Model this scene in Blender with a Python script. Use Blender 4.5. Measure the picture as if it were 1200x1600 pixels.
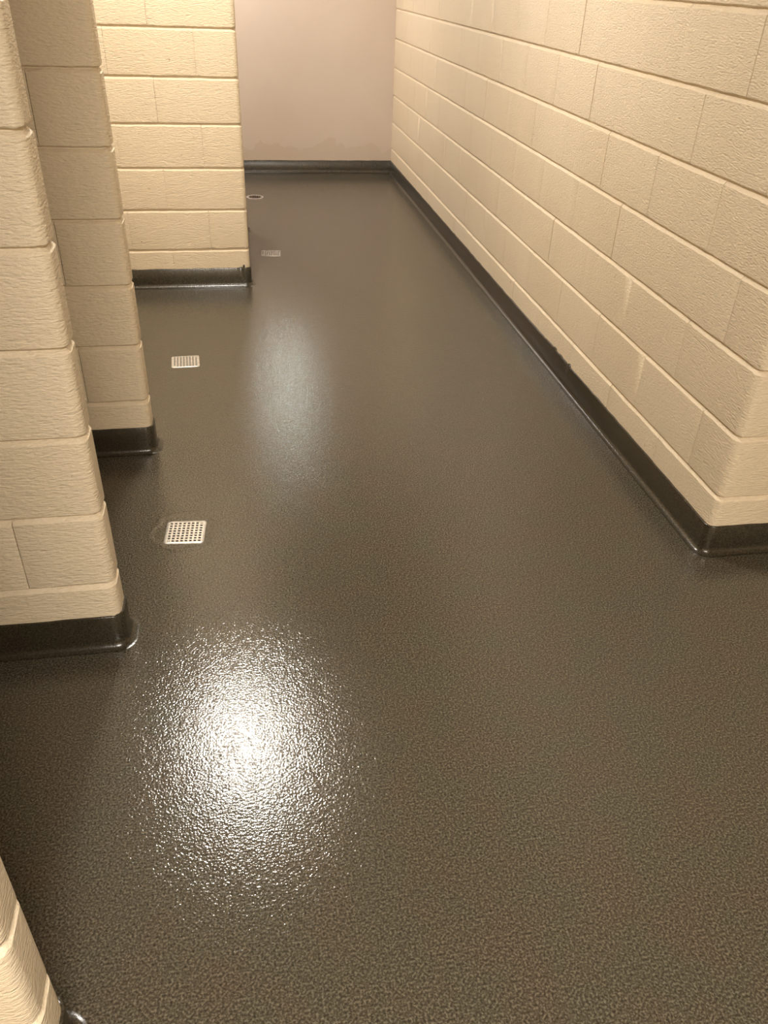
import bpy, math, random
from mathutils import Vector, Matrix

# ------------------------------------------------------------------ clear
for o in list(bpy.data.objects):
    bpy.data.objects.remove(o)
sc = bpy.context.scene
col = sc.collection
R = math.radians

# ------------------------------------------------------------------ camera
CAM_LOC = (-1.3617, 0.0, 1.471)
PITCH, YAW, ROLL, F_PX = R(-34.145), R(11.05), R(2.37), 1249.5
fw = Vector((math.sin(YAW) * math.cos(PITCH), math.cos(YAW) * math.cos(PITCH), math.sin(PITCH)))
rt0 = Vector((math.cos(YAW), -math.sin(YAW), 0))
up0 = rt0.cross(fw)
rt = rt0 * math.cos(ROLL) + up0 * math.sin(ROLL)
up = -rt0 * math.sin(ROLL) + up0 * math.cos(ROLL)
cd = bpy.data.cameras.new('camera')
cam = bpy.data.objects.new('camera', cd)
col.objects.link(cam)
m = Matrix((rt, up, -fw)).transposed().to_4x4()
m.translation = CAM_LOC
cam.matrix_world = m
cd.sensor_fit = 'VERTICAL'
cd.sensor_height = 36.0
cd.sensor_width = 27.0
cd.lens = F_PX / 1600 * 36.0
cd.clip_start = 0.02
sc.camera = cam

# ------------------------------------------------------------------ world, exposure
w = bpy.data.worlds.new('world')
sc.world = w
w.use_nodes = True
w.node_tree.nodes['Background'].inputs[0].default_value = (1, 0.9, 0.78, 1)
w.node_tree.nodes['Background'].inputs[1].default_value = 0.0
vs = sc.view_settings
vs.view_transform = 'Standard'
vs.look = 'None'
vs.gamma = 1.0
vs.use_curve_mapping = False
vs.exposure = 0.19

# ceiling lamps of the room: (x, y, colour, emission strength)
LAMP_SHOWER = (-1.52, 3.40, (1.0, 0.95, 0.87), 375)
LAMP_END = (-1.75, 6.55, (1.0, 0.97, 0.97), 335)
LAMP_ENTRY = (-1.15, -1.20, (1.0, 0.94, 0.85), 61)      # rectangular panel
LAMP_WALL = (-0.95, 2.05, (0.84, 1.0, 0.96), 24)      # on the end wall: x, z

# ------------------------------------------------------------------ measures (metres)
COURSE = 0.2032            # block course
BLOCK = 0.4064             # block length
NC = 13
H = NC * COURSE            # ceiling
YC = 1.785                 # corner of the long wall
YF = 7.33                  # end wall
XL = -2.75                 # back wall of the stalls
XR, YB = 2.0, -2.3         # entry area
BN = 0.025                 # rounded block corner
TP = 0.0921                # partition thickness
BASE_H = 0.100

# ------------------------------------------------------------------ materials
def mat(name):
    mm = bpy.data.materials.new(name)
    mm.use_nodes = True
    nt = mm.node_tree
    return mm, nt, nt.nodes['Principled BSDF']

def N(nt, typ, **kw):
    n = nt.nodes.new(typ)
    for k, v in kw.items():
        if k in n.inputs:
            n.inputs[k].default_value = v
        else:
            setattr(n, k, v)
    return n

def ramp(nt, fac, stops):
    r = nt.nodes.new('ShaderNodeValToRGB')
    while len(r.color_ramp.elements) < len(stops):
        r.color_ramp.elements.new(0.5)
    for e, (p, c) in zip(r.color_ramp.elements, stops):
        e.position = p
        e.color = c if len(c) == 4 else (*c, 1)
    nt.links.new(fac, r.inputs['Fac'])
    return r

def position(nt, scale=(1, 1, 1)):
    g = nt.nodes.new('ShaderNodeNewGeometry')
    mp = nt.nodes.new('ShaderNodeMapping')
    mp.inputs['Scale'].default_value = scale
    nt.links.new(g.outputs['Position'], mp.inputs['Vector'])
    return mp.outputs['Vector']

def block_paint():
    mm, nt, b = mat('cream_block_paint')
    L = nt.links.new
    pos = position(nt, (1, 1, 3.2))
    big = N(nt, 'ShaderNodeTexNoise', Scale=2.2, Detail=3.0)
    L(position(nt), big.inputs['Vector'])
    oi = nt.nodes.new('ShaderNodeObjectInfo')
    add = N(nt, 'ShaderNodeMath', operation='MULTIPLY_ADD')
    L(oi.outputs['Random'], add.inputs[0]); add.inputs[1].default_value = 0.25
    L(big.outputs['Fac'], add.inputs[2])
    cr = ramp(nt, add.outputs[0], [(0.3, (0.72, 0.600, 0.430)), (0.8, (0.76, 0.642, 0.473))])
    # small rust / scuff specks
    sp = N(nt, 'ShaderNodeTexNoise', Scale=38.0, Detail=2.0)
    L(position(nt), sp.inputs['Vector'])
    spr = ramp(nt, sp.outputs['Fac'], [(0.745, (0, 0, 0)), (0.80, (1, 1, 1))])
    mx = N(nt, 'ShaderNodeMix', data_type='RGBA')
    L(spr.outputs['Color'], mx.inputs['Factor'])
    L(cr.outputs['Color'], mx.inputs['A']); mx.inputs['B'].default_value = (0.40, 0.30, 0.19, 1)
    L(mx.outputs['Result'], b.inputs['Base Color'])
    b.inputs['Roughness'].default_value = 0.42
    b.inputs['Specular IOR Level'].default_value = 0.35
    n1 = N(nt, 'ShaderNodeTexNoise', Scale=70.0, Detail=3.0, Roughness=0.55)
    L(pos, n1.inputs['Vector'])
    n2 = N(nt, 'ShaderNodeTexNoise', Scale=26.0, Detail=2.0)
    L(pos, n2.inputs['Vector'])
    pits = ramp(nt, n2.outputs['Fac'], [(0.30, (0, 0, 0)), (0.40, (1, 1, 1))])
    s = N(nt, 'ShaderNodeMath', operation='MULTIPLY_ADD')
    L(pits.outputs['Color'], s.inputs[0]); s.inputs[1].default_value = 0.22
    L(n1.outputs['Fac'], s.inputs[2])
    bp = N(nt, 'ShaderNodeBump', Strength=0.64, Distance=0.006)
    L(s.outputs[0], bp.inputs['Height'])
    L(bp.outputs['Normal'], b.inputs['Normal'])
    return mm

def plaster_paint():
    mm, nt, b = mat('beige_plaster_paint')
    L = nt.links.new
    pos = position(nt)
    big = N(nt, 'ShaderNodeTexNoise', Scale=3.0, Detail=4.0)
    L(pos, big.inputs['Vector'])
    cr = ramp(nt, big.outputs['Fac'], [(0.3, (0.63, 0.535, 0.455)), (0.75, (0.66, 0.565, 0.485))])
    # flaking edge of an older coat, low on the wall
    sep = N(nt, 'ShaderNodeSeparateXYZ'); L(pos, sep.inputs[0])
    ed = N(nt, 'ShaderNodeTexNoise', Scale=6.0, Detail=5.0)
    L(pos, ed.inputs['Vector'])
    ma = N(nt, 'ShaderNodeMath', operation='MULTIPLY_ADD')
    L(ed.outputs['Fac'], ma.inputs[0]); ma.inputs[1].default_value = -0.42
    L(sep.outputs['Z'], ma.inputs[2])
    st = ramp(nt, ma.outputs[0], [(0.0, (1, 1, 1)), (0.012, (0, 0, 0))])
    mx = N(nt, 'ShaderNodeMix', data_type='RGBA')
    L(st.outputs['Color'], mx.inputs['Factor'])
    L(cr.outputs['Color'], mx.inputs['A']); mx.inputs['B'].default_value = (0.605, 0.505, 0.415, 1)
    L(mx.outputs['Result'], b.inputs['Base Color'])
    b.inputs['Roughness'].default_value = 0.38
    b.inputs['Specular IOR Level'].default_value = 0.4
    n1 = N(nt, 'ShaderNodeTexNoise', Scale=40.0, Detail=3.0)
    L(pos, n1.inputs['Vector'])
    bp = N(nt, 'ShaderNodeBump', Strength=0.15, Distance=0.004)
    L(n1.outputs['Fac'], bp.inputs['Height']); L(bp.outputs['Normal'], b.inputs['Normal'])
    return mm

def epoxy(name, bump, rough, tone, lips=()):
    mm, nt, b = mat(name)
    L = nt.links.new
    pos = position(nt)
    grain = N(nt, 'ShaderNodeTexNoise', Scale=230.0, Detail=2.5, Roughness=0.6)
    L(pos, grain.inputs['Vector'])
    cr = ramp(nt, grain.outputs['Fac'], tone)
    hue = N(nt, 'ShaderNodeTexNoise', Scale=9.0, Detail=3.0)
    L(pos, hue.inputs['Vector'])
    hr = ramp(nt, hue.outputs['Fac'], [(0.35, (0.96, 1.0, 0.94)), (0.65, (1.04, 0.97, 0.92))])
    mx = N(nt, 'ShaderNodeMix', data_type='RGBA', blend_type='MULTIPLY')
    mx.inputs['Factor'].default_value = 1.0
    L(cr.outputs['Color'], mx.inputs['A']); L(hr.outputs['Color'], mx.inputs['B'])
    L(mx.outputs['Result'], b.inputs['Base Color'])
    b.inputs['Roughness'].default_value = rough
    b.inputs['IOR'].default_value = 1.62
    n1 = N(nt, 'ShaderNodeTexNoise', Scale=190.0, Detail=1.5, Roughness=0.5)
    L(pos, n1.inputs['Vector'])
    n2 = N(nt, 'ShaderNodeTexNoise', Scale=60.0, Detail=1.0)
    L(pos, n2.inputs['Vector'])
    s = N(nt, 'ShaderNodeMath', operation='MULTIPLY_ADD')
    L(n2.outputs['Fac'], s.inputs[0]); s.inputs[1].default_value = 0.45
    L(n1.outputs['Fac'], s.inputs[2])
    h = s.outputs[0]
    for lx, ly, lr in lips:                       # trowelled ripple left around a drain
        dv = N(nt, 'ShaderNodeVectorMath', operation='DISTANCE')
        L(pos, dv.inputs[0]); dv.inputs[1].default_value = (lx, ly, 0)
        wob = N(nt, 'ShaderNodeTexNoise', Scale=18.0, Detail=2.0)
        L(pos, wob.inputs['Vector'])
        wa = N(nt, 'ShaderNodeMath', operation='MULTIPLY_ADD')
        L(wob.outputs['Fac'], wa.inputs[0]); wa.inputs[1].default_value = 0.06
        L(dv.outputs['Value'], wa.inputs[2])
        rr = ramp(nt, wa.outputs[0], [(0.0, (0, 0, 0)), (lr + .006, (0, 0, 0)), (lr + .022, (1, 1, 1)), (lr + .034, (0.2, 0.2, 0.2)), (lr + .06, (0, 0, 0))])
        ad = N(nt, 'ShaderNodeMath', operation='MULTIPLY_ADD')
        L(rr.outputs['Color'], ad.inputs[0]); ad.inputs[1].default_value = 1.6
        L(h, ad.inputs[2])
        h = ad.outputs[0]
    bp = N(nt, 'ShaderNodeBump', Strength=bump, Distance=0.004)
    L(h, bp.inputs['Height'])
    L(bp.outputs['Normal'], b.inputs['Normal'])
    return mm

def simple(name, colr, rough, metal=0.0, emit=None, strength=0.0, scale=60.0, var=0.12, bump=0.0):
    mm, nt, b = mat(name)
    L = nt.links.new
    pos = position(nt)
    n = N(nt, 'ShaderNodeTexNoise', Scale=scale, Detail=3.0)
    L(pos, n.inputs['Vector'])
    cr = ramp(nt, n.outputs['Fac'], [(0.3, tuple(c * (1 - var) for c in colr)), (0.7, tuple(min(1, c * (1 + var)) for c in colr))])
    L(cr.outputs['Color'], b.inputs['Base Color'])
    b.inputs['Roughness'].default_value = rough
    b.inputs['Metallic'].default_value = metal
    if emit:
        b.inputs['Emission Color'].default_value = (*emit, 1)
        b.inputs['Emission Strength'].default_value = strength
    if bump:
        bp = N(nt, 'ShaderNodeBump', Strength=bump, Distance=0.002)
        L(n.outputs['Fac'], bp.inputs['Height']); L(bp.outputs['Normal'], b.inputs['Normal'])
    return mm

M_BLOCK = block_paint()
M_PLASTER = plaster_paint()
M_FLOOR = epoxy('speckled_epoxy_floor', 0.195, 0.12, [(0.31, (0.021, 0.017, 0.012)), (0.50, (0.064, 0.055, 0.040)), (0.69, (0.160, 0.142, 0.110))], [(-1.590, 2.10, 0.105)])
M_COVE = epoxy('speckled_epoxy_cove', 0.08, 0.24, [(0.30, (0.017, 0.014, 0.009)), (0.50, (0.030, 0.025, 0.016)), (0.70, (0.050, 0.042, 0.029))])
M_CEIL = simple('ceiling_paint', (0.70, 0.63, 0.52), 0.7, scale=8, var=0.03)
M_STEEL = simple('stainless_steel', (0.70, 0.67, 0.62), 0.30, 0.55, scale=90, var=0.18, bump=0.2)
M_SUMP = simple('dark_drain_body', (0.012, 0.010, 0.008), 0.7, scale=80)
M_LAMPBASE = simple('white_lamp_metal', (0.75, 0.74, 0.70), 0.4, scale=10, var=0.03)

# ------------------------------------------------------------------ helpers
def link(name, me, material, parent=None):
    o = bpy.data.objects.new(name, me)
    col.objects.link(o)
    if material and not me.materials:
        me.materials.append(material)
    if parent:
        o.parent = parent
    return o

def mesh(name, verts, faces, smooth=True, ang=38):
    me = bpy.data.meshes.new(name)
    me.from_pydata(verts, [], faces)
    me.update()
    if smooth:
        me.shade_smooth()
        me.set_sharp_from_angle(angle=R(ang))
    return me

def struct(o, label=None, cat='wall'):
    o['kind'] = 'structure'
    if label:
        o['label'] = label
        o['category'] = cat
    return o

def arc(cx, cy, r, a0, a1, n):
    return [(cx + r * math.cos(R(a0 + (a1 - a0) * i / n)), cy + r * math.sin(R(a0 + (a1 - a0) * i / n))) for i in range(n + 1)]

def normals(path):
    """left-hand unit normals (mitred) of an open polyline"""
    out = []
    n = len(path)
    for i in range(n):
        a = path[max(i - 1, 0)]; b = path[i]; c = path[min(i + 1, n - 1)]
        d1 = Vector((b[0] - a[0], b[1] - a[1])); d2 = Vector((c[0] - b[0], c[1] - b[1]))
        if d1.length < 1e-9: d1 = d2
        if d2.length < 1e-9: d2 = d1
        d1.normalize(); d2.normalize()
        n1 = Vector((-d1.y, d1.x)); n2 = Vector((-d2.y, d2.x))
        mm = (n1 + n2); mm.normalize()
        mm /= max(0.5, mm.dot(n1))
        out.append(mm)
    return out

def sweep(verts, faces, path, profile_at, caps=True, closed=False):
    """sweep a profile of (outward, z) along a polyline; profile_at(i) gives the profile at sample i"""
    nr = normals(path)
    base = len(verts)
    k = len(profile_at(0))
    for i, (p, n) in enumerate(zip(path, nr)):
        for (o, z) in profile_at(i):
            verts.append((p[0] + n.x * o, p[1] + n.y * o, z))
    for i in range(len(path) - 1):
        for j in range(k - 1):
            a = base + i * k + j
            faces.append((a, a + 1, a + k + 1, a + k))
    if caps:
        faces.append(tuple(base + j for j in range(k))[::-1])
        faces.append(tuple(base + (len(path) - 1) * k + j for j in range(k)))

def resample(path, step, g0, g1, tip):
    """cut g0 / g1 off the two ends, add a sample `tip` inside each end and split long runs"""
    P = [Vector(p) for p in path]
    d = (P[1] - P[0]).normalized(); P[0] = P[0] + d * g0
    d = (P[-2] - P[-1]).normalized(); P[-1] = P[-1] + d * g1
    out = [P[0], P[0] + (P[1] - P[0]).normalized() * tip]
    pts = [out[-1]] + P[1:-1] + [P[-1] + (P[-2] - P[-1]).normalized() * tip]
    for a, b in zip(pts[:-1], pts[1:]):
        n = max(1, int(round((b - a).length / step)))
        for i in range(1, n + 1):
            out.append(a + (b - a) * (i / n))
    out.append(P[-1])
    return [(v.x, v.y) for v in out]

def block_shell(verts, faces, path, rnd, head, z0=0.0, step=0.055):
    """one painted block face: rounded arrises, slightly uneven edges, ends drawn back for the head joint"""
    deep, gap = {'deep': (0.0034, 0.0014), 'mid': (0.0013, 0.0009), 'faint': (0.0004, 0.0004)}[head[0]]
    deep2, gap2 = {'deep': (0.0034, 0.0014), 'mid': (0.0013, 0.0009), 'faint': (0.0004, 0.0004)}[head[1]]
    pts = resample(path, step, gap, gap2, 0.004)
    n = len(pts)
    jt = [rnd.uniform(-0.0013, 0.0013) for _ in range(n)]
    jb = [rnd.uniform(-0.0009, 0.0009) for _ in range(n)]
    jd = [rnd.uniform(-0.0004, 0.0004) for _ in range(n)]
    def prof(i):
        e = deep if i == 0 else (deep2 if i == n - 1 else 0.0)
        t, b, d = jt[i], jb[i], jd[i] - e
        return [(-0.0125, z0 + 0.0006), (-0.0040, z0 + 0.0006 + b), (-0.0006 + d, z0 + 0.0036 + b), (d, z0 + 0.008),
                (d, z0 + COURSE - 0.0150 + t), (-0.0092, z0 + COURSE - 0.0058 + t),
                (-0.0125, z0 + COURSE - 0.0048)]
    sweep(verts, faces, pts, prof)

_cache = {}
def block_mesh(kind, length, variant, head, extra=0.0):
    key = (kind, round(length, 4), variant, head, extra)
    if key in _cache:
        return _cache[key]
    rnd = random.Random(str(key))
    V, F = [], []
    if kind == 'face':
        block_shell(V, F, [(0, 0), (length, 0)], rnd, head)
    elif kind == 'through':                       # both faces of a partition block
        block_shell(V, F, [(0, 0), (length, 0)], rnd, head)
        block_shell(V, F, [(length, -TP), (0, -TP)], rnd, head[::-1])
    elif kind == 'end':                           # double bullnose end of a partition
        p = [(length, -TP)] + arc(BN, -TP + BN, BN, 270, 180, 6) + arc(BN, -BN, BN, 180, 90, 6) + [(length, 0)]
        block_shell(V, F, p, rnd, head)
    elif kind == 'corner':                        # bullnose outside corner, second leg of length extra
        p = [(0, -extra)] + arc(BN, -BN, BN, 180, 90, 6) + [(length, 0)]
        block_shell(V, F, p, rnd, head)
    me = mesh('block_' + kind, V, F)
    me.materials.append(M_BLOCK)
    _cache[key] = me
    return me

def place(name, me, parent, origin, direc, s, z, rnd=None):
    """origin/direc: 2-D wall frame; local x runs along the wall, local y points out of it"""
    o = bpy.data.objects.new(name, me)
    col.objects.link(o)
    o.parent = parent
    dx, dy = direc
    j = 0.0 if rnd is None else rnd.uniform(-0.0007, 0.0007)
    o.location = (origin[0] + dx * s - dy * j, origin[1] + dy * s + dx * j, z)
    o.rotation_euler = (0, 0, math.atan2(dy, dx))
    return o

def extrude_poly(name, poly, z0, z1, material, parent=None):
    n = len(poly)
    V = [(x, y, z0) for x, y in poly] + [(x, y, z1) for x, y in poly]
    F = [(i, (i + 1) % n, n + (i + 1) % n, n + i) for i in range(n)]
    F += [tuple(range(n))[::-1], tuple(range(n, 2 * n))]
    me = mesh(name, V, F)
    return link(name, me, material, parent)

def heads(rnd, pool):
    return rnd.choice(pool)

INS = 0.0098                                       # mortar bed behind the block faces

# ------------------------------------------------------------------ cove base
COVE_R = 0.021
def cove_profile(th, top, flare=1.0):
    pr = [(-0.002, top + 0.0005), (th - 0.0015, top), (th, top - 0.002)]
    pr.append((th, COVE_R + 0.004))
    for a in (15, 30, 45, 60, 75, 88):
        pr.append((th + COVE_R * (1 - math.cos(R(a))), 0.0006 + COVE_R * (1 - math.sin(R(a)))))
    return pr

def cove(name, path, parent=None, seed=1, step=0.05, spikes=(), th=0.0055):
    rnd = random.Random(seed)
    pts = []
    for a, b in zip(path[:-1], path[1:]):
        a = Vector(a); b = Vector(b)
        n = max(1, int((b - a).length / step))
        pts += [tuple(a + (b - a) * (i / n)) for i in range(n)]
    pts.append(path[-1])
    for (sx, sy, hh, wd) in spikes:                # little lumps where the coating ran over its edge
        for i in range(len(pts) - 1, 0, -1):
            a = Vector(pts[i - 1]); b = Vector(pts[i]); q = Vector((sx, sy))
            L = (b - a).length
            if L < 1e-5:
                continue
            t = (q - a).dot(b - a) / L
            if 0 <= t <= L and (a + (b - a) * (t / L) - q).length < 0.004:
                u = (b - a) / L
                ins = [tuple(a + u * max(0.0, min(L, t + d))) for d in (-wd, -wd * .5, wd * .4, wd)]
                pts[i:i] = ins
                break
    pts = [p for i, p in enumerate(pts) if i == 0 or math.dist(p, pts[i - 1]) > 1e-5]
    def top(i):
        z = BASE_H + rnd.uniform(-0.0012, 0.0012)
        for (sx, sy, hh, wd) in spikes:
            d = math.hypot(pts[i][0] - sx, pts[i][1] - sy)
            if d < wd * 0.75:
                z = BASE_H + hh
        return z
    tops = [top(i) for i in range(len(pts))]
    V, F = [], []
    sweep(V, F, pts, lambda i: cove_profile(th, tops[i]), caps=False)
    me = mesh(name, V, F, ang=60)
    return link(name, me, M_COVE, parent)

# ------------------------------------------------------------------ floor with wells for the drains
DRAINS = [   # x, y, size, turn (degrees), round?
    (-1.580, 2.091, 0.121, -4.0, False),
    (-1.622, 3.404, 0.121, 2.5, False),
    (-1.161, 5.008, 0.121, -4.0, False),
    (-1.203, 6.462, 0.132, 0.0, True)]

def build_floor():
    xs = {XL - 0.1, XR + 0.1}
    ys = {YB - 0.1, YF + 0.1}
    holes = []
    for x, y, s, a, rd in DRAINS:
        hh = s * (0.34 if rd else 0.42)
        xs |= {x - hh, x + hh}; ys |= {y - hh, y + hh}
        holes.append((x, y, hh))
    xs = sorted(xs); ys = sorted(ys)
    V = [(x, y, 0) for y in ys for x in xs]
    F = []
    nx = len(xs)
    for j in range(len(ys) - 1):
        for i in range(nx - 1):
            cx = (xs[i] + xs[i + 1]) / 2; cy = (ys[j] + ys[j + 1]) / 2
            if any(abs(cx - hx) < hh and abs(cy - hy) < hh for hx, hy, hh in holes):
                continue
            F.append((j * nx + i, j * nx + i + 1, (j + 1) * nx + i + 1, (j + 1) * nx + i))
    me = mesh('floor', V, F, smooth=False)
    struct(link('floor', me, M_FLOOR), 'dark brown speckled glossy seamless resin floor', 'floor')
build_floor()

# ------------------------------------------------------------------ ceiling
ce = extrude_poly('ceiling', [(XL - .1, YB - .1), (XR + .1, YB - .1), (XR + .1, YF + .1), (XL - .1, YF + .1)], H, H + 0.1, M_CEIL)
struct(ce, 'plain painted ceiling above the shower room', 'ceiling')

# ------------------------------------------------------------------ long block wall with its outside corner
def build_right():
    rnd = random.Random(11)
    poly = [(INS, YF)] + [(INS + BN, YF)] + [(0.19, YF), (0.19, YC + 0.19), (XR, YC + 0.19), (XR, YC + INS)]
    r = BN - 0.004
    poly += [(INS + r - r * math.sin(R(a)), YC + INS + r - r * math.cos(R(a))) for a in (0, 22, 45, 67, 90)]
    wall = extrude_poly('wall_right', poly[::-1], 0.0, H, M_BLOCK)
    struct(wall, 'long cream painted block wall turning a rounded corner', 'wall')
    pool = [('mid', 'faint'), ('deep', 'faint'), ('mid', 'mid'), ('faint', 'mid'), ('deep', 'mid'), ('faint', 'faint'), ('faint', 'faint'), ('faint', 'deep')]
    for c in range(NC):
        odd = c % 2
        z = c * COURSE
        L1, L2 = ((BLOCK / 2, BLOCK) if odd else (BLOCK, BLOCK / 2))
        L1 -= 0.006
        place('block', block_mesh('corner', L1, c % 3, ('mid', 'mid'), L2), wall, (0, YC), (0, 1), 0, z)
        s = L1
        while s < YF - YC - 0.002:
            L = min(BLOCK, YF - YC - s)
            me = block_mesh('face', L, rnd.randrange(4), heads(rnd, pool))
            place('block', me, wall, (0, YC), (0, 1), s, z, rnd)
            s += BLOCK
        # return face, towards the entry
        s = L2
        while s < XR - 0.002:
            L = min(BLOCK, XR - s)
            me = block_mesh('face', L, rnd.randrange(4), heads(rnd, pool))
            place('block', me, wall, (s + L, YC), (-1, 0), 0, z, rnd)
            s += BLOCK
    path = [(XR, YC)] + [(BN - BN * math.sin(R(a)), YC + BN - BN * math.cos(R(a))) for a in (0, 18, 36, 54, 72, 90)] + [(0, YF)]
    sp = [(0, 3.16, 0.009, 0.02), (0, 3.20, 0.004, 0.03), (0, 2.98, 0.010, 0.014), (0, 3.09, 0.004, 0.03), (0, 3.27, 0.003, 0.02)]
    bb = cove('baseboard_right', path, None, 5, 0.05, sp)
    struct(bb, 'dark coved resin base along the long block wall', 'baseboard')
build_right()

# ------------------------------------------------------------------ partitions
def build_partition(xe, y, label, pool, spikes=(), seed=0):
    rnd = random.Random(100 + seed)
    r = BN - 0.004
    x0 = xe - INS; yA = y + INS; yB = y + TP - INS
    poly = [(XL, yA)] + [(x0 - r + r * math.sin(R(a)), yA + r - r * math.cos(R(a))) for a in (0, 30, 60, 90)] + \
           [(x0 - r + r * math.cos(R(a)), yB - r + r * math.sin(R(a))) for a in (0, 30, 60, 90)] + [(XL, yB)]
    wall = extrude_poly('wall_partition', poly, 0.0, H, M_BLOCK)
    struct(wall, label, 'wall')
    length = xe - XL
    for c in range(NC):
        z = c * COURSE
        L1 = BLOCK / 2 if c % 2 else BLOCK
        L1 -= 0.005
        h = heads(rnd, pool)
        place('block', block_mesh('end', L1, c % 3, (h[0], h[0])), wall, (xe, y), (-1, 0), 0, z)
        s = L1
        while s < length - 0.003:
            L = min(BLOCK, length - s)
            h2 = heads(rnd, pool)
            place('block', block_mesh('through', L, rnd.randrange(3), (h[0] if s == L1 else h2[0], h2[1])), wall, (xe, y), (-1, 0), s, z, rnd)
            s += BLOCK
    path = [(XL, y + TP)]
    path = [(XL, y + TP)] + [(xe - BN + BN * math.sin(R(a)), y + TP - BN + BN * math.cos(R(a))) for a in (0, 18, 36, 54, 72, 90)] + \
           [(xe - BN + BN * math.cos(R(a)), y + BN - BN * math.sin(R(a))) for a in (0, 18, 36, 54, 72, 90)] + [(XL, y)]
    cove('cove_base', path, wall, 40 + seed, 0.05, spikes)
    return wall

FAINT = [('faint', 'faint'), ('mid', 'faint'), ('faint', 'mid')]
MIXED = [('mid', 'mid'), ('deep', 'mid'), ('mid', 'deep')]
build_partition(-1.715, 0.60, 'cream block partition end cut off at the bottom corner of the picture', MIXED, seed=0)
build_partition(-1.712, 1.606, 'cream block partition with rounded end, before the nearest square drain', MIXED, seed=1)
build_partition(-1.703, 2.610, 'shaded tan block partition between the two square drains', MIXED, seed=2)
build_partition(-1.300, 4.412, 'brightly lit cream block partition facing the ceiling light', FAINT, [(-1.332, 4.412, 0.016, 0.009), (-1.350, 4.412, 0.004, 0.012)], seed=3)
build_partition(-1.288, 5.500, 'hidden block partition behind the brightly lit one', FAINT, seed=4)

# ------------------------------------------------------------------ end wall, smooth plaster
fw_ = extrude_poly('wall_far', [(XL - .1, YF), (0.19, YF), (0.19, YF + 0.15), (XL - .1, YF + 0.15)], 0, H, M_PLASTER)
struct(fw_, 'smooth pinkish beige plaster wall closing the corridor', 'wall')
struct(cove('baseboard_far', [(0, YF), (XL, YF)], None, 9), 'dark coved resin base along the smooth end wall', 'baseboard')

# ------------------------------------------------------------------ walls the photograph does not show
def joined_blocks(wall, origin, direc, length, seed):
    rnd = random.Random(seed)
    V, F = [], []
    for c in range(NC):
        s = 0.0
        first = BLOCK / 2 if c % 2 else BLOCK
        while s < length - 0.003:
            L = min(first if s == 0 else BLOCK, length - s)
            block_shell(V, F, [(s, 0), (s + L, 0)], rnd, ('mid', 'mid'), c * COURSE, 0.2)
            s += L
    me = mesh('block_courses', V, F)
    o = link('block_courses', me, M_BLOCK, wall)
    o['kind'] = 'stuff'
    o.location = (origin[0], origin[1], 0)
    o.rotation_euler = (0, 0, math.atan2(direc[1], direc[0]))

wl = struct(extrude_poly('wall_left', [(XL - .1, YB), (XL - INS, YB), (XL - INS, YF), (XL - .1, YF)], 0, H, M_BLOCK), 'cream block wall at the back of the stalls', 'wall')
joined_blocks(wl, (XL, YF), (0, -1), YF - YB, 3)
wb = struct(extrude_poly('wall_back', [(XL, YB - .1), (XR, YB - .1), (XR, YB - INS), (XL, YB - INS)], 0, H, M_BLOCK), 'cream block wall of the entry', 'wall')
joined_blocks(wb, (XL, YB), (1, 0), XR - XL, 4)
we = struct(extrude_poly('wall_entry', [(XR + INS, YB), (XR + .1, YB), (XR + .1, YC + .19), (XR + INS, YC + .19)], 0, H, M_BLOCK), 'cream block wall at the side of the entry', 'wall')
joined_blocks(we, (XR, YB), (0, 1), YC - YB, 5)
for (nm, a, b, sd) in (('baseboard_left', (XL, YF), (XL, YB), 21), ('baseboard_back', (XR, YB), (XL, YB), 22), ('baseboard_entry', (XR, YB), (XR, YC), 23)):
    struct(cove(nm, [b, a] if nm == 'baseboard_back' else [a, b], None, sd, 0.3), 'dark coved resin base of ' + {'baseboard_left': 'the stall back wall', 'baseboard_back': 'the entry back wall', 'baseboard_entry': 'the entry side wall'}[nm], 'baseboard')

# ------------------------------------------------------------------ drains
def rounded_rect(hx, hy, r, n=4):
    out = []
    for cx, cy, a in ((hx - r, hy - r, 0), (-hx + r, hy - r, 90), (-hx + r, -hy + r, 180), (hx - r, -hy + r, 270)):
        out += arc(cx, cy, r, a, a + 90, n)
    return out

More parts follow.
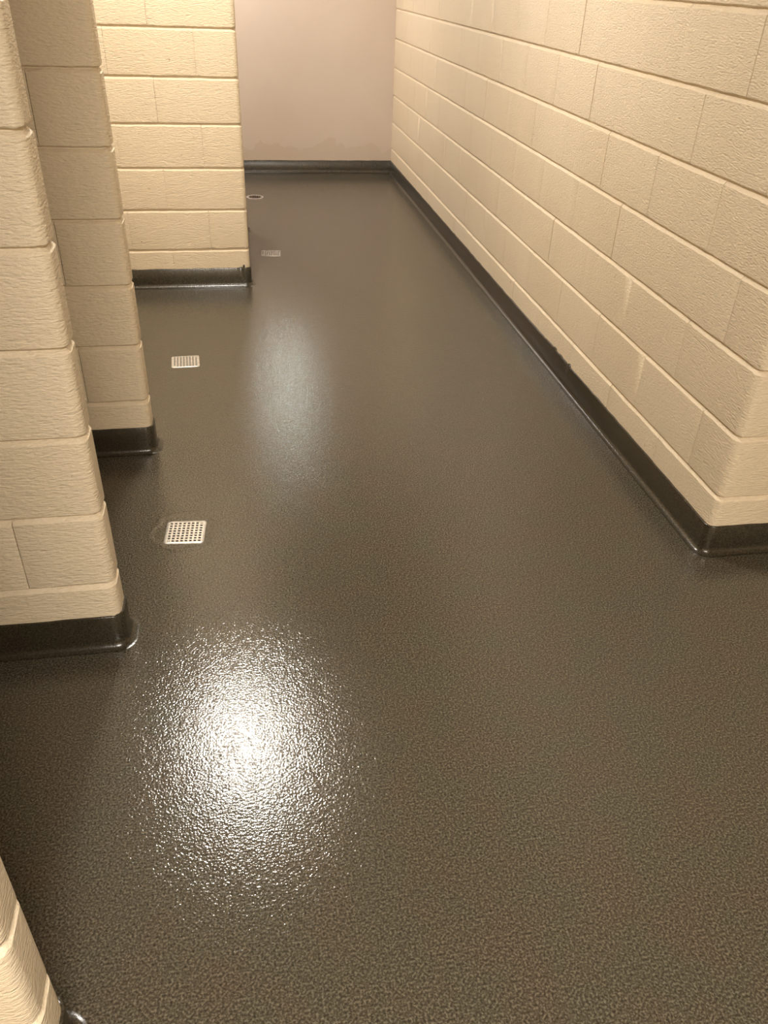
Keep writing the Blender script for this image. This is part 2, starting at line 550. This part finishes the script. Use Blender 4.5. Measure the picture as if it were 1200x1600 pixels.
def square_grate(size):
    """flat perforated plate, 8 x 8 square holes"""
    h = size / 2
    rim = size * 0.062
    inner = size - 2 * rim
    n = 8
    pitch = inner / n
    hole = pitch * 0.58
    t, zb = 0.0022, 0.0004
    V, F = [], []
    lines = [-inner / 2]
    for i in range(n):
        c = -inner / 2 + pitch * (i + .5)
        lines += [c - hole / 2, c + hole / 2]
    lines.append(inner / 2)
    k = len(lines)
    for z in (t, zb):
        for yv in lines:
            for xv in lines:
                V.append((xv, yv, z))
    K = k * k
    def hol(i, j):
        return 0 <= i < k - 1 and 0 <= j < k - 1 and i % 2 == 1 and j % 2 == 1
    for j in range(k - 1):
        for i in range(k - 1):
            a = j * k + i
            if hol(i, j):
                q = (a, a + 1, a + k + 1, a + k)
                for u, v in zip(q, q[1:] + q[:1]):
                    F.append((v, u, u + K, v + K))
            else:
                F.append((a, a + 1, a + k + 1, a + k))
    # rim: from the inner square out to a rounded square, with a rounded outer lip
    m_ = 4
    outer = rounded_rect(h, h, size * 0.085, m_)
    sq = [(inner / 2, inner / 2), (-inner / 2, inner / 2), (-inner / 2, -inner / 2), (inner / 2, -inner / 2)]
    b0 = len(V)
    V += [(x, y, t) for x, y in sq]
    b1 = len(V)
    V += [(x * .985, y * .985, t) for x, y in outer]
    b2 = len(V)
    V += [(x, y, t - .0012) for x, y in outer]
    b3 = len(V)
    V += [(x, y, -.001) for x, y in outer]
    per = m_ + 1
    NN = len(outer)
    for q in range(4):
        for i in range(m_):
            F.append((b0 + q, b1 + q * per + i, b1 + q * per + i + 1))
        e = b1 + q * per + m_
        F.append((b0 + q, e, b1 + ((q + 1) * per) % NN, b0 + (q + 1) % 4))
    for i in range(NN):
        j = (i + 1) % NN
        F.append((b1 + i, b2 + i, b2 + j, b1 + j))
        F.append((b2 + i, b3 + i, b3 + j, b2 + j))
    return mesh('drain_grate', V, F, ang=50)

def cup(size, depth=0.07):
    h = size / 2
    V, F = [], []
    P = [(h, h), (-h, h), (-h, -h), (h, -h)]
    V = [(x, y, -0.0005) for x, y in P] + [(x * .8, y * .8, -depth) for x, y in P]
    for i in range(4):
        F.append((i, i + 4, (i + 1) % 4 + 4, (i + 1) % 4))
    F.append((4, 7, 6, 5)[::-1])
    return mesh('drain_sump', V, F, smooth=False)

def screw_mesh(r=0.0032):
    V, F = [], []
    n = 10
    V += [(r * math.cos(2 * math.pi * i / n), r * math.sin(2 * math.pi * i / n), 0) for i in range(n)]
    V += [(r * .7 * math.cos(2 * math.pi * i / n), r * .7 * math.sin(2 * math.pi * i / n), .0009) for i in range(n)]
    V.append((0, 0, .0011))
    for i in range(n):
        j = (i + 1) % n
        F += [(i, j, n + j, n + i), (n + i, n + j, 2 * n)]
    return mesh('screw', V, F)

def round_grate(size):
    """round strainer: wide pale rim, recessed dark slotted centre"""
    r = size / 2
    n = 40
    prof = [(r, -0.001), (r * .99, .0018), (r * .93, .0028), (r * .78, .0022), (r * .76, -.0015)]
    V, F = [], []
    for i in range(n):
        a = 2 * math.pi * i / n
        V += [(q * math.cos(a), q * math.sin(a), z) for q, z in prof]
    k = len(prof)
    for i in range(n):
        j = (i + 1) % n
        for q in range(k - 1):
            F.append((i * k + q, j * k + q, j * k + q + 1, i * k + q + 1))
    return mesh('drain_rim', V, F, ang=50)

def bars(size):
    r = size / 2 * .77
    V, F = [], []
    for q in range(-3, 4):
        x = q * r / 3.6
        L = math.sqrt(max(0, r * r - x * x))
        w_ = .0028
        b = len(V)
        V += [(x - w_, -L, -.004), (x + w_, -L, -.004), (x + w_, L, -.004), (x - w_, L, -.004),
              (x - w_, -L, -.0015), (x + w_, -L, -.0015), (x + w_, L, -.0015), (x - w_, L, -.0015)]
        F += [(b + 4, b + 5, b + 6, b + 7), (b, b + 1, b + 5, b + 4), (b + 1, b + 2, b + 6, b + 5), (b + 2, b + 3, b + 7, b + 6), (b + 3, b, b + 4, b + 7), (b + 3, b + 2, b + 1, b)]
    return mesh('strainer', V, F, smooth=False)

DL = ['square perforated steel floor drain, largest, beside the rounded near partition',
      'square perforated steel floor drain in front of the brightly lit partition',
      'small worn square steel floor drain just past the brightly lit partition',
      'round floor drain with pale rim, farthest down the corridor']
M_WORN = simple('worn_steel', (0.46, 0.41, 0.37), 0.42, 0.4, scale=70, var=0.4, bump=0.2)
M_RUST = simple('rusty_strainer', (0.20, 0.12, 0.09), 0.6, 0.2, scale=120, var=0.3)
for (x, y, s, a, rd), lb in zip(DRAINS, DL):
    e = bpy.data.objects.new('floor_drain', None)
    col.objects.link(e)
    e.empty_display_size = 0.05
    e.location = (x, y, 0)
    e.rotation_euler = (0, 0, R(a))
    e['label'] = lb
    e['category'] = 'floor drain'
    e['group'] = 'drains along the corridor floor'
    if rd:
        link('rim', round_grate(s), M_WORN, e)
        link('strainer', bars(s), M_RUST, e)
        sump = link('sump', cup(s * .66), M_SUMP, e)
    else:
        g = link('grate', square_grate(s), M_WORN if lb.startswith('small worn') else M_STEEL, e)
        sump = link('sump', cup(s * .82), M_SUMP, e)
        for q in (-1, 1):
            sm = link('screw', screw_mesh(), M_STEEL, g)
            sm.location = (q * s * .385, q * s * .385, 0.0022)

# ------------------------------------------------------------------ ceiling lights
def ceiling_light(x, y, colr, strength, label, rad=0.11):
    e = bpy.data.objects.new('ceiling_light', None)
    col.objects.link(e)
    e.location = (x, y, H)
    e['label'] = label; e['category'] = 'ceiling light'; e['group'] = 'round ceiling lights'
    def lathe(prof, name, material, n=32):
        V, F = [], []
        k = len(prof)
        for i in range(n):
            a = 2 * math.pi * i / n
            V.extend((q * math.cos(a), q * math.sin(a), z) for q, z in prof)
        for i in range(n):
            j = (i + 1) % n
            for q in range(k - 1):
                F.append((i * k + q, i * k + q + 1, j * k + q + 1, j * k + q))
        return link(name, mesh(name, V, F), material, e)
    lathe([(0.001, 0), (rad * 1.08, 0), (rad * 1.08, -.02), (rad, -.024), (0.001, -.024)], 'base_plate', M_LAMPBASE)
    md = simple('lamp_diffuser', (0.8, 0.8, 0.78), 0.4, emit=colr, strength=strength, scale=5, var=0.02)
    lathe([(rad * .985, -.0245), (rad * .97, -.04), (rad * .85, -.06), (rad * .6, -.077), (rad * .3, -.085), (0.001, -.087)], 'diffuser', md)

ceiling_light(*LAMP_SHOWER, 'round ceiling light over the open bay, mirrored as the bright floor glare')
ceiling_light(*LAMP_END, 'cool white round ceiling light near the end wall')

def ceiling_panel(x, y, colr, strength, label, hx=0.6, hy=0.3):
    e = bpy.data.objects.new('ceiling_panel_light', None)
    col.objects.link(e)
    e.location = (x, y, H)
    e['label'] = label; e['category'] = 'ceiling light'
    V, F = [], []
    for k, z in ((0.035, 0.0), (0.035, -.018), (0.028, -.022), (0.0, -.022), (0.0, -.010)):
        V += [(hx + k, hy + k, z), (-hx - k, hy + k, z), (-hx - k, -hy - k, z), (hx + k, -hy - k, z)]
    for q in range(4):
        for i in range(4):
            j = (i + 1) % 4
            F.append((q * 4 + i, q * 4 + 4 + i, q * 4 + 4 + j, q * 4 + j))
    link('frame', mesh('frame', V, F, smooth=False), M_LAMPBASE, e)
    md = simple('panel_diffuser', (0.8, 0.8, 0.78), 0.5, emit=colr, strength=strength, scale=5, var=0.02)
    link('diffuser', mesh('diffuser', [(hx, hy, -.012), (hx, -hy, -.012), (-hx, -hy, -.012), (-hx, hy, -.012)], [(0, 1, 2, 3)], smooth=False), md, e)
ceiling_panel(*LAMP_ENTRY, 'rectangular ceiling panel light over the entry')


# ------------------------------------------------------------------ bulkhead light on the end wall
def wall_light(x, z, colr, strength):
    e = bpy.data.objects.new('wall_light', None)
    col.objects.link(e)
    e.location = (x, YF, z)
    e['label'] = 'cool white bulkhead light on the smooth end wall'; e['category'] = 'wall light'
    def pad(name, hx, hz, y0, y1, r, material, dome):
        rings = [(1.0, y0), (1.0, y0 - (y0 - y1) * .45)] + ([(0.93, y0 - (y0 - y1) * .8), (0.80, y1)] if dome else [(0.97, y1)])
        V, F = [], []
        out = rounded_rect(hx, hz, r, 4)
        n = len(out)
        for k, yy in rings:
            V += [(px * k, yy, pz * k) for px, pz in out]
        for q in range(len(rings) - 1):
            for i in range(n):
                j = (i + 1) % n
                F.append((q * n + i, q * n + j, (q + 1) * n + j, (q + 1) * n + i))
        F.append(tuple(range((len(rings) - 1) * n, len(rings) * n)))
        return link(name, mesh(name, V, F, ang=50), material, e)
    pad('base_plate', 0.15, 0.10, 0.0, -0.03, 0.03, M_LAMPBASE, False)
    md = simple('bulkhead_diffuser', (0.8, 0.8, 0.78), 0.4, emit=colr, strength=strength, scale=5, var=0.02)
    pad('diffuser', 0.13, 0.08, -0.03, -0.08, 0.03, md, True)
wall_light(*LAMP_WALL)
